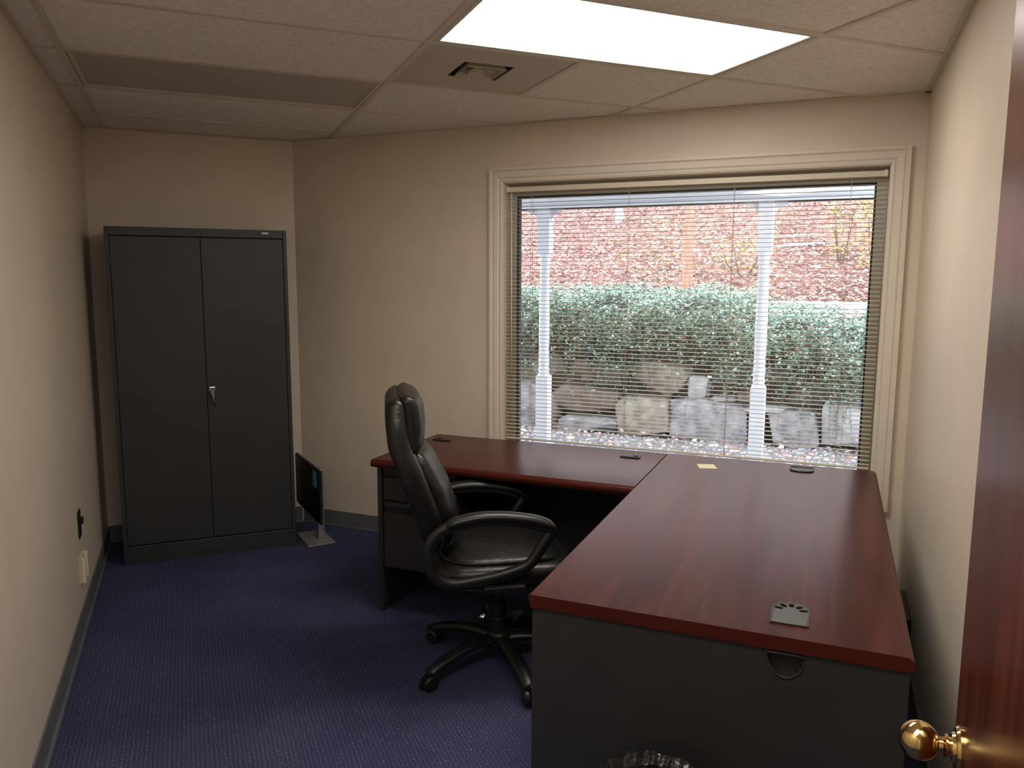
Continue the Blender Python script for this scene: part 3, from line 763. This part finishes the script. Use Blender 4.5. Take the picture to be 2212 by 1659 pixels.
# ------------------------------------------------------------------ waste bin with liner
def waste_bin():
    cx, cy = 2.815, -2.425
    t = thing('waste_bin', 'waste bin lined with crumpled black plastic bag in front of the desk', 'waste bin', W(cx, cy, 0), ROT)
    prof = [(0.0001, 0.004), (0.112, 0.004), (0.150, 0.36), (0.154, 0.362), (0.154, 0.368), (0.147, 0.368), (0.109, 0.010), (0.0001, 0.010)]
    o = MB().lathe(prof, 32).build('bin', M['can'], t); auto_smooth(o, 40)
    n = 96; rings = []
    def rr(k, amp, ph):
        q = 2*math.pi*k/n
        return amp*(math.sin(3*q+ph)+0.8*math.sin(7*q+1.7*ph)+0.5*math.sin(13*q+ph*ph)+0.35*math.sin(29*q-2*ph))
    lev = [(0.172, 0.19, 0.010, 0.3, 0.014), (0.176, 0.25, 0.008, 0.9, 0.008), (0.172, 0.32, 0.007, 1.4, 0.004), (0.170, 0.375, 0.006, 2.0, 0.004), (0.166, 0.402, 0.005, 2.6, 0.010), (0.157, 0.408, 0.005, 3.0, 0.009), (0.140, 0.385, 0.005, 3.3, 0.006), (0.124, 0.33, 0.006, 3.9, 0.004), (0.110, 0.25, 0.006, 4.4, 0.003), (0.085, 0.14, 0.006, 5.0, 0.004), (0.03, 0.05, 0.005, 5.5, 0.003)]
    for r, z, amp, ph, za in lev:
        ring = []
        for k in range(n):
            q = 2*math.pi*k/n; R_ = r+(rr(k, amp, ph) if r < 0.13 else abs(rr(k, amp, ph)))
            peak = 0.020*max(0, math.cos(q-math.radians(120)))**2-0.018*max(0, math.cos(q-math.radians(20)))**2 if 0.36 < z < 0.42 else 0
            ring.append((R_*math.cos(q), R_*math.sin(q), z+rr(k, za/2, ph+0.7)+peak))
        rings.append(ring)
    MB().loft(rings, cap=False).build('bag_liner', M['bag'], t, smooth=False)
waste_bin()

# ------------------------------------------------------------------ wall plates and small things
def plates():
    t = thing('data_wall_plate', 'small black wall plate with a jack on the left wall', 'wall plate', (-0.11, 1.09, 0.465), 0)
    MB().box(0, 0.006, -0.036, 0.036, -0.062, 0.062).build('plate', M['black'], t, bevel=0.002)
    MB().box(0.006, 0.020, -0.014, 0.014, 0.000, 0.030).build('jack', M['black'], t, bevel=0.002)
    MB().box(0.020, 0.0215, -0.010, 0.010, 0.006, 0.024).build('jack_insert', M['silver'], t)
    t = thing('power_outlet', 'cream raised outlet plate low on the left wall', 'power outlet', (-0.11, 1.085, 0.265), 0)
    MB().box(0, 0.005, -0.057, 0.057, -0.060, 0.060).build('plate', M['wall'], t, bevel=0.002)
    for y in (-0.048, 0.046):
        MB().box(0.006, 0.022, y-0.009, y+0.009, -0.058, 0.058).build('outlet_bar', M['cream'], t, bevel=0.003)
    t = thing('wall_socket_box', 'black socket box low on the right wall behind the desk', 'socket box', W(SR, -0.62, 0.22), ROT)
    MB().box(-0.045, -0.0005, -0.16, 0.16, -0.04, 0.04).build('box', M['black'], t, bevel=0.004)
    for y in (-0.08, 0.06):
        MB().box(-0.047, -0.045, y-0.018, y+0.018, -0.018, 0.018).build('socket', M['cream'], t, bevel=0.001)
plates()

# ------------------------------------------------------------------ outdoors
def hill_z(s, y):
    z = -0.10
    if y > 4.55: z = 0.55+min(1, (y-4.55)/3.5)*0.55
    if y > 11.0: z = 1.10+(y-11.0)*0.36
    return z
def ground():
    m = MB(); m.box(-14, 18, 0.16, 4.62, -0.3, -0.10)
    g = m.build('ground', mat('grey_gravel_bed', (0.30, 0.29, 0.31), 0.9, color2=(0.12, 0.11, 0.12), nscale=30, bump=0.8, bscale=40), loc=LOC0, rz=ROT)
    struct(g, 'grey gravel yard below the porch outside the window', 'ground')
    # pebbles on the gravel, nobody could count them
    n = 5200; m = MB(); ms = [mat('pebble_pale', (0.62, 0.60, 0.62), 0.8, noise=0.1), mat('pebble_grey', (0.30, 0.29, 0.32), 0.8, noise=0.1), mat('pebble_brown', (0.33, 0.24, 0.20), 0.8, noise=0.1)]
    for k in range(n):
        s, y = nrs.uniform(-0.8, 4.4), nrs.uniform(2.3, 4.3); r = nrs.uniform(0.012, 0.03); hh = r*nrs.uniform(0.5, 0.9)
        q = nrs.uniform(0, 6.28); c, sn = math.cos(q)*r, math.sin(q)*r; e = nrs.uniform(0.5, 0.9)
        m.cur = int(nrs.choice(3, p=(0.45, 0.4, 0.15)))
        m.add([(s+c, y+sn, -0.1), (s-sn*e, y+c*e, -0.1), (s-c, y-sn, -0.1), (s+sn*e, y-c*e, -0.1), (s, y, -0.1+hh)], [(0, 1, 4), (1, 2, 4), (2, 3, 4), (3, 0, 4)])
    o = m.build('gravel', ms, loc=LOC0, rz=ROT, weld=False); tag(o, 'loose pale grey gravel in front of the rock wall', 'gravel', kind='stuff')
    # planted bank and leaf-covered hillside
    m = MB(); ss = np.linspace(-22, 24, 70); ys = list(np.linspace(4.56, 11, 16))+list(np.linspace(11.4, 48, 50))
    vs = [(s, y, hill_z(s, y)+0.10*math.sin(s*1.3+y)*math.cos(y*0.9)*(1 if y > 11 else 0.3)+(0.35*math.sin(s*0.37+1)*min(1, (y-11)/6) if y > 11 else 0)) for y in ys for s in ss]
    nS = len(ss); fs = [(j*nS+i, j*nS+i+1, (j+1)*nS+i+1, (j+1)*nS+i) for j in range(len(ys)-1) for i in range(nS-1)]
    m.add(vs, fs)
    mm = mat('leaf_litter', (0.42, 0.25, 0.22), 0.9, color2=(0.20, 0.11, 0.09), nscale=9, bump=0.5, bscale=14)
    h = m.build('hillside', mm, loc=LOC0, rz=ROT, smooth=True); struct(h, 'steep hillside covered with fallen autumn leaves beyond the hedge', 'hillside')
    # fallen leaves as real leaf shapes
    cols = [(0.52, 0.30, 0.29), (0.62, 0.43, 0.40), (0.32, 0.15, 0.14), (0.72, 0.60, 0.43), (0.58, 0.58, 0.34), (0.74, 0.60, 0.58)]
    ms = [mat('fallen_leaf_%d' % i, c, 0.8, noise=0.1, nscale=20) for i, c in enumerate(cols)]
    def leaves(name, n, area, size, label, probs, hfun, patch=None):
        m = MB()
        for k in range(n):
            s, y = area()
            z = hfun(s, y)+nrs.uniform(0.0, 0.05)
            q = nrs.uniform(0, 6.28); L_ = nrs.uniform(*size); wd = L_*nrs.uniform(0.5, 0.8)
            t1, t2 = nrs.uniform(-0.9, 0.9), nrs.uniform(-0.4, 0.9)
            u = Vector((math.cos(q), math.sin(q), t1*0.6)).normalized(); v = Vector((-math.sin(q), math.cos(q), t2)).normalized()
            p = Vector((s, y, z+0.3*L_))
            pr = probs
            if patch:
                g = math.sin(s*0.8+2.0)*math.cos(y*0.45+s*0.3)
                pr = patch if g > 0.55 else probs
            m.cur = int(nrs.choice(len(cols), p=pr))
            up = u.cross(v)*0.12*L_
            m.add([p-u*L_/2, p-v*wd/2+up, p+u*L_/2, p+v*wd/2+up], [(0, 1, 2), (0, 2, 3)])
        o = m.build(name, ms, loc=LOC0, rz=ROT, weld=False); tag(o, label, 'leaves', kind='stuff')
    def harea():
        y = 11+13*nrs.uniform(0, 1)**1.3; c = 2.6-(y+4)*0.23; hw = 1.4+y*0.27
        return nrs.uniform(c-hw*1.15, c+hw*1.6), y
    hz = lambda s, y: hill_z(s, y)+0.10*math.sin(s*1.3+y)*math.cos(y*0.9)*(1 if y > 11 else 0.3)+(0.35*math.sin(s*0.37+1)*min(1, (y-11)/6) if y > 11 else 0)
    leaves('fallen_leaves', 46000, harea, (0.06, 0.12), 'carpet of pinkish brown fallen leaves on the hillside', (0.26, 0.22, 0.20, 0.08, 0.02, 0.22), hz, (0.17, 0.17, 0.12, 0.22, 0.16, 0.16))
    leaves('fallen_leaves', 260, lambda: (nrs.uniform(-0.6, 4.2), nrs.uniform(3.1, 4.25)), (0.05, 0.10), 'scattered red and orange leaves lying on the gravel', (0.35, 0.35, 0.1, 0.1, 0.0, 0.1), lambda s, y: -0.085)
    o = MB().box(0.9, 22, 8.7, 10.8, 1.0, 1.215).build('road', mat('pale_road', (0.72, 0.72, 0.74), 0.9, noise=0.08, nscale=12), loc=LOC0, rz=ROT)
    struct(o, 'pale paved road strip behind the hedge on the right', 'road')
ground()

def porch():
    o = MB().box(-3, 4.1, 2.27, 2.43, 2.16, 2.60).box(-3, 4.1, 2.25, 2.45, 2.16, 2.185).build('porch_beam', M['porch'], loc=LOC0, rz=ROT)
    tag(o, 'white painted porch beam across the top of the window view', 'beam')
    def post(s, lab):
        t = thing('porch_post', lab, 'porch post', W(s, 2.35, -0.10), ROT, 'turned porch posts outside the window')
        b = 0.056
        MB().box(-b, b, -b, b, 0, 0.835).build('base_block', M['porch'], t, bevel=0.006)
        prof = [(0.0001, 0.834), (0.056, 0.834), (0.050, 0.85), (0.043, 0.862), (0.043, 0.868), (0.050, 0.880), (0.050, 0.892), (0.042, 0.902), (0.047, 0.96), (0.046, 0.99), (0.040, 1.005), (0.046, 1.02), (0.046, 1.035), (0.040, 1.05), (0.045, 1.10), (0.046, 1.35), (0.042, 1.62), (0.040, 1.80), (0.046, 1.825), (0.046, 1.84), (0.042, 1.855), (0.056, 1.885), (0.0001, 1.886)]
        sh = MB().lathe(prof, 28).build('turned_shaft', M['porch'], t); auto_smooth(sh, 40)
        MB().box(-b, b, -b, b, 1.885, 2.262).build('top_block', M['porch'], t, bevel=0.006)
        for e in (-1, 1):
            pts = [(e*b, 2.262), (e*(b+0.10), 2.262), (e*(b+0.10), 2.235)]+[(e*(b+0.10*(1-math.sin(math.pi/2*k/6))), 2.235-0.085*(1-math.cos(math.pi/2*k/6))) for k in range(1, 7)]
            MB().prism(pts, -0.02, 0.02, lambda u, v, w: (u, w, v)).build('bracket', M['porch'], t)
    post(0.79, 'white turned porch post seen through the left of the window')
    post(2.593, 'white turned porch post seen through the right of the window')
porch()

def rock(name, c, dims, seed, material, parent, rz=0.0, flat=0.0):
    # angular split stone: hull of scattered points pushed towards a slab
    bm = bmesh.new(); r = random.Random(seed)
    for k in range(30):
        p = Vector((r.gauss(0, 1), r.gauss(0, 1), r.gauss(0, 1))).normalized()
        q = [math.copysign(abs(x)**0.42, x)*r.uniform(0.90, 1.06) for x in p]
        bm.verts.new((q[0]*dims[0]/2, q[1]*dims[1]/2, q[2]*dims[2]/2))
    bmesh.ops.convex_hull(bm, input=bm.verts)
    bmesh.ops.delete(bm, geom=[v for v in bm.verts if not v.link_faces], context='VERTS')
    me = bpy.data.meshes.new(name); bm.to_mesh(me); bm.free(); me.materials.append(material)
    o = bpy.data.objects.new(name, me); COL.objects.link(o); o.parent = parent; o.location = c; o.rotation_euler = (r.uniform(-0.06, 0.06), r.uniform(-0.05, 0.05), rz)
    return o
def rock_wall():
    t = thing('rock_wall', 'dry rockery wall of large grey and tan stones below the hedge', 'rock wall', W(0, 4.3, -0.1), ROT)
    g1 = mat('stone_grey', (0.40, 0.38, 0.40), 0.9, color2=(0.17, 0.16, 0.17), nscale=9, bump=1.0, bscale=22)
    g2 = mat('stone_tan', (0.43, 0.37, 0.31), 0.9, color2=(0.20, 0.16, 0.13), nscale=8, bump=1.0, bscale=20)
    g3 = mat('stone_pale', (0.55, 0.53, 0.53), 0.9, color2=(0.36, 0.34, 0.35), nscale=8, bump=0.8, bscale=24)
    g4 = mat('stone_brown', (0.24, 0.18, 0.15), 0.95, color2=(0.13, 0.095, 0.08), nscale=6, bump=0.8, bscale=20)
    # s0, s1, z0, z1 (above the gravel 0.1 m lower), y offset, material
    R_ = [(0.30, 0.98, -0.14, 0.06, -0.05, g1), (0.25, 0.99, 0.09, 0.38, 0.12, g4), (0.99, 1.60, -0.14, 0.31, 0.0, g2), (1.56, 2.31, -0.14, 0.31, -0.02, g1),
          (1.12, 1.71, 0.34, 0.68, 0.22, g2), (1.72, 1.95, 0.31, 0.55, 0.10, g3), (2.22, 2.41, 0.31, 0.41, 0.10, g2), (2.26, 2.74, 0.245, 0.30, 0.02, g3),
          (2.36, 2.52, -0.14, 0.22, 0.05, g4), (2.53, 3.03, -0.14, 0.26, 0.02, g1), (3.05, 3.46, -0.06, 0.38, 0.02, g3), (2.70, 3.16, 0.32, 0.56, 0.24, g4),
          (-0.32, 0.09, -0.15, 0.40, 0.02, g1), (0.10, 0.28, -0.14, 0.30, 0.08, g4), (1.97, 2.22, 0.32, 0.37, 0.06, g3), (1.96, 2.70, 0.40, 0.68, 0.30, g4),
          (3.20, 3.75, 0.36, 0.66, 0.26, g1), (3.48, 4.10, -0.14, 0.36, 0.04, g2), (-0.45, 0.30, 0.38, 0.70, 0.26, g2), (0.28, 1.10, 0.38, 0.66, 0.28, g4),
          (-0.95, -0.34, -0.14, 0.42, 0.04, g2), (4.12, 4.7, -0.14, 0.40, 0.04, g1), (-1.6, -0.97, -0.14, 0.38, 0.04, g1)]
    for i, (s0, s1, z0, z1, dy, mt) in enumerate(R_):
        rock('stone', ((s0+s1)/2, dy, (z0+z1)/2+0.1), ((s1-s0)*1.10, 0.5 if z1-z0 > 0.15 else 0.4, (z1-z0)*1.12), 31+i, mt, t, rnd.uniform(-0.08, 0.08))
    MB().box(-2, 5, 0.06, 0.30, 0, 0.62).build('backfill', mat('dark_soil', (0.05, 0.035, 0.028), 0.95, noise=0.2, nscale=20), t)
rock_wall()

LEAFM = [mat('hedge_leaf_dark', (0.075, 0.135, 0.085), 0.6, noise=0.1), mat('hedge_leaf_mid', (0.16, 0.27, 0.19), 0.34, noise=0.1), mat('hedge_leaf_pale', (0.38, 0.51, 0.42), 0.34, noise=0.1), mat('hedge_leaf_russet', (0.50, 0.20, 0.12), 0.6, noise=0.1)]
TWIG = mat('twig_brown', (0.11, 0.08, 0.06), 0.9, noise=0.1)
SHRUB_CORE = mat('shaded_inner_twigs', (0.035, 0.035, 0.025), 0.95, noise=0.3, nscale=30)  # dark colour for dead stems and the shade beneath the leaves
def leaf_batch(m, pts, size, probs, upbias=0.6):
    for (x, y, z) in pts:
        q = nrs.uniform(0, 6.28); L_ = nrs.uniform(*size); wd = L_*0.45
        u = Vector((math.cos(q), math.sin(q), nrs.uniform(-0.7, 0.5))).normalized()
        n_ = Vector((nrs.uniform(-1, 1), nrs.uniform(-1.2, 0.6), upbias+nrs.uniform(0, 0.8))).normalized()
        v = n_.cross(u).normalized(); p = Vector((x, y, z)); up = n_*0.1*L_
        m.cur = int(nrs.choice(len(probs), p=probs))
        m.add([p-u*L_/2, p-v*wd/2+up, p+u*L_/2, p+v*wd/2+up], [(0, 1, 2), (0, 2, 3)])
def shrubs():
    # x centre, top height, label
    for sx, zt, wdt, lab in ((-0.75, 1.42, 1.35, 'green spreading shrub at the far left of the hedge'), (0.42, 1.45, 1.30, 'green spreading shrub behind the left porch post'), (1.60, 1.44, 1.35, 'green spreading shrub draping over the tan stones mid-window'), (2.72, 1.22, 1.25, 'green spreading shrub beside the right porch post'), (3.80, 1.13, 1.25, 'lower green spreading shrub at the right end of the hedge')):
        y0, y1 = 4.45, 8.2
        t = thing('hedge_shrub', lab, 'shrub', W(sx, 5.2, 0.5), ROT, 'shrubs of the hedge')
        zb = 0.5
        def surf(u, v):                       # u across -1..1, v depth 0..1
            x = u*wdt/2*1.12; y = (y0-5.2)+(y1-y0)*v
            e = max(0.0, 1-abs(u)**3)*0.22
            z = (zt-0.24+e)-0.30*max(0, 1-v/0.22)**2+0.05*math.sin(7*x+5*y+sx)+0.05*math.sin(3*x-4*y)
            return x, y, z-zb
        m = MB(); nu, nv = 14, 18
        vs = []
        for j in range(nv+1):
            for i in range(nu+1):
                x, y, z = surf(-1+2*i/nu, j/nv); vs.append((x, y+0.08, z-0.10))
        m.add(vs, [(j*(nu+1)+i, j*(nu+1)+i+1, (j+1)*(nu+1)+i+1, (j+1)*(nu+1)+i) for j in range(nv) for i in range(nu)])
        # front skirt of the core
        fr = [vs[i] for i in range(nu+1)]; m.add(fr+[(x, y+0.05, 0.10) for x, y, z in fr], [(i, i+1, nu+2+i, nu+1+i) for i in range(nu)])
        m.build('shaded_twig_core', SHRUB_CORE, t)
        pts = []
        for k in range(8200):
            u, v = nrs.uniform(-1, 1), nrs.uniform(0, 1)**1.7
            x, y, z = surf(u, v); pts.append((x+nrs.normal(0, 0.02), y+nrs.normal(0, 0.03), z+nrs.uniform(-0.12, 0.05)))
        m = MB(); leaf_batch(m, pts, (0.035, 0.065), (0.14, 0.38, 0.468, 0.012), 1.1)  # paler mix on top puts the sky glare into the leaf colour
        # sprays arching and hanging over the stones
        tw = MB(); pts = []
        for k in range(150):
            u = nrs.uniform(-1, 1); x, y, z = surf(u, nrs.uniform(0.0, 0.06)); dx = nrs.normal(0, 0.12)
            drop = nrs.uniform(0.15, 0.60) if nrs.uniform() < 0.7 else nrs.uniform(0.55, 0.95); out = nrs.uniform(0.22, 0.52)
            path = []
            for i in range(8):
                f = i/7; path.append((x+dx*f, y-out*math.sin(f*1.9), z+0.04*math.sin(f*3)-drop*f**1.6))
            tw.tube(path, [0.005*(1-0.7*i/7) for i in range(8)], 4)
            for i in range(30):
                f = nrs.uniform(0.05, 1)*7; a = min(int(f), 6); fr_ = f-a
                p = [path[a][c]*(1-fr_)+path[a+1][c]*fr_ for c in range(3)]
                pts.append((p[0]+nrs.normal(0, 0.022), p[1]+nrs.normal(0, 0.022), p[2]+nrs.normal(0, 0.018)))
        leaf_batch(m, pts, (0.03, 0.055), (0.45, 0.38, 0.15, 0.02), 0.2)
        m.build('foliage', LEAFM, t, weld=False)
        tw.build('stems', TWIG, t)
shrubs()

def trees():
    bark = mat('red_brown_trunk', (0.42, 0.24, 0.17), 0.9, color2=(0.28, 0.15, 0.11), nscale=5, bump=0.6, bscale=12, stretch=(4, 4, 0.6))
    pale = mat('pale_trunk', (0.66, 0.60, 0.62), 0.9, noise=0.1, nscale=6)
    def tree(name, lab, s, y, h, r, mt, twigs, leafp, seed):
        r_ = random.Random(seed); z0 = hill_z(s, y)-0.15
        t = thing(name, lab, 'tree', W(s, y, z0), ROT)
        n = 9; path = [(0.03*math.sin(i*1.1+seed)*i/4, 0.03*math.cos(i*0.9+seed)*i/4, h*i/n) for i in range(n+1)]
        MB().tube(path, [r*(1.25 if i == 0 else 1-0.45*i/n) for i in range(n+1)], 12).build('trunk', mt, t, smooth=True)
        fol = MB(); pts = []
        for k in range(twigs):
            zz = h*r_.uniform(0.55, 1.0); q = r_.uniform(0, 6.28); L_ = r_.uniform(0.8, 1.8)
            p = [(0, 0, zz), (math.cos(q)*L_*0.5, math.sin(q)*L_*0.5, zz+L_*0.35), (math.cos(q)*L_, math.sin(q)*L_, zz+L_*0.55)]
            MB().tube(p, [r*0.4, r*0.25, r*0.1], 6).build('branch', mt, t, smooth=True)
            for i in range(60):
                f = r_.uniform(0.4, 1.1); pts.append((p[2][0]*f+nrs.normal(0, 0.25), p[2][1]*f+nrs.normal(0, 0.25), zz+L_*0.55*f+nrs.normal(0, 0.2)))
        ms = [mat('tree_leaf_russet', (0.50, 0.24, 0.14), 0.7, noise=0.1), mat('tree_leaf_gold', (0.75, 0.58, 0.14), 0.7, noise=0.1), mat('tree_leaf_tan', (0.6, 0.42, 0.28), 0.7, noise=0.1), mat('tree_leaf_green', (0.32, 0.40, 0.15), 0.7, noise=0.1)]
        leaf_batch(fol, pts, (0.07, 0.13), leafp); fol.build('foliage', ms, t, weld=False)
    tree('tree', 'red-brown tree trunk standing on the leafy hillside mid-window', 0.47, 11.2, 5.5, 0.105, bark, 12, (0.5, 0.2, 0.25, 0.05), 3)
    tree('tree', 'slim pale tree trunk up the hillside on the left', -2.3, 16.5, 5.5, 0.10, pale, 9, (0.4, 0.3, 0.25, 0.05), 5)
    # low golden shrubs on the slope at the right
    def golden(s, y, h, w_, lab, n=700):
        t = thing('golden_shrub', lab, 'shrub', W(s, y, hill_z(s, y)-0.1), ROT)
        for k in range(5):
            q = nrs.uniform(0, 6.28); MB().tube([(0.03*math.cos(q), 0.03*math.sin(q), 0), (0.3*w_*math.cos(q), 0.3*w_*math.sin(q), h*0.5), (0.45*w_*math.cos(q), 0.45*w_*math.sin(q), h*0.95)], [0.016, 0.010, 0.004], 5).build('stem', TWIG, t)
        m = MB(); pts = []
        for k in range(n):
            q = nrs.uniform(0, 6.28); f = nrs.uniform(0, 1)**0.5
            pts.append((w_*0.55*f*math.cos(q), w_*0.55*f*math.sin(q), h*nrs.uniform(0.25, 1.05)))
        leaf_batch(m, pts, (0.06, 0.11), (0.1, 0.6, 0.15, 0.15))
        m.build('foliage', [MATS['tree_leaf_russet'], MATS['tree_leaf_gold'], MATS['tree_leaf_tan'], MATS['tree_leaf_green']], t, weld=False)
    golden(3.15, 13.2, 1.3, 0.7, 'pale golden shrub on the slope right of the porch post', 260)
    golden(3.75, 12.0, 1.9, 0.6, 'bright yellow shrub at the right edge of the window view', 600)
    golden(1.35, 12.4, 0.9, 1.2, 'low yellow-green shrub on the slope left of the right porch post', 300)
    def log(s0, y0, s1, y1, r, lab):
        a = Vector((s0, y0, hill_z(s0, y0)+0.14)); b = Vector((s1, y1, hill_z(s1, y1)+0.14)); c = (a+b)/2
        p = [(a-c)*1.0, (a-c)*0.4+Vector((0, 0, 0.02)), (b-c)*0.4, (b-c)]
        o = MB().tube(p, [r, r*0.95, r*0.8, r*0.55], 8).build('fallen_branch', pale, loc=W(c.x, c.y, c.z), rz=ROT, smooth=True)
        tag(o, lab, 'branch')
    log(1.80, 14.6, 3.3, 14.9, 0.035, 'upper pale fallen branch on the leafy slope')
    log(1.75, 13.9, 3.2, 14.3, 0.03, 'lower pale fallen branch on the leafy slope')
trees()
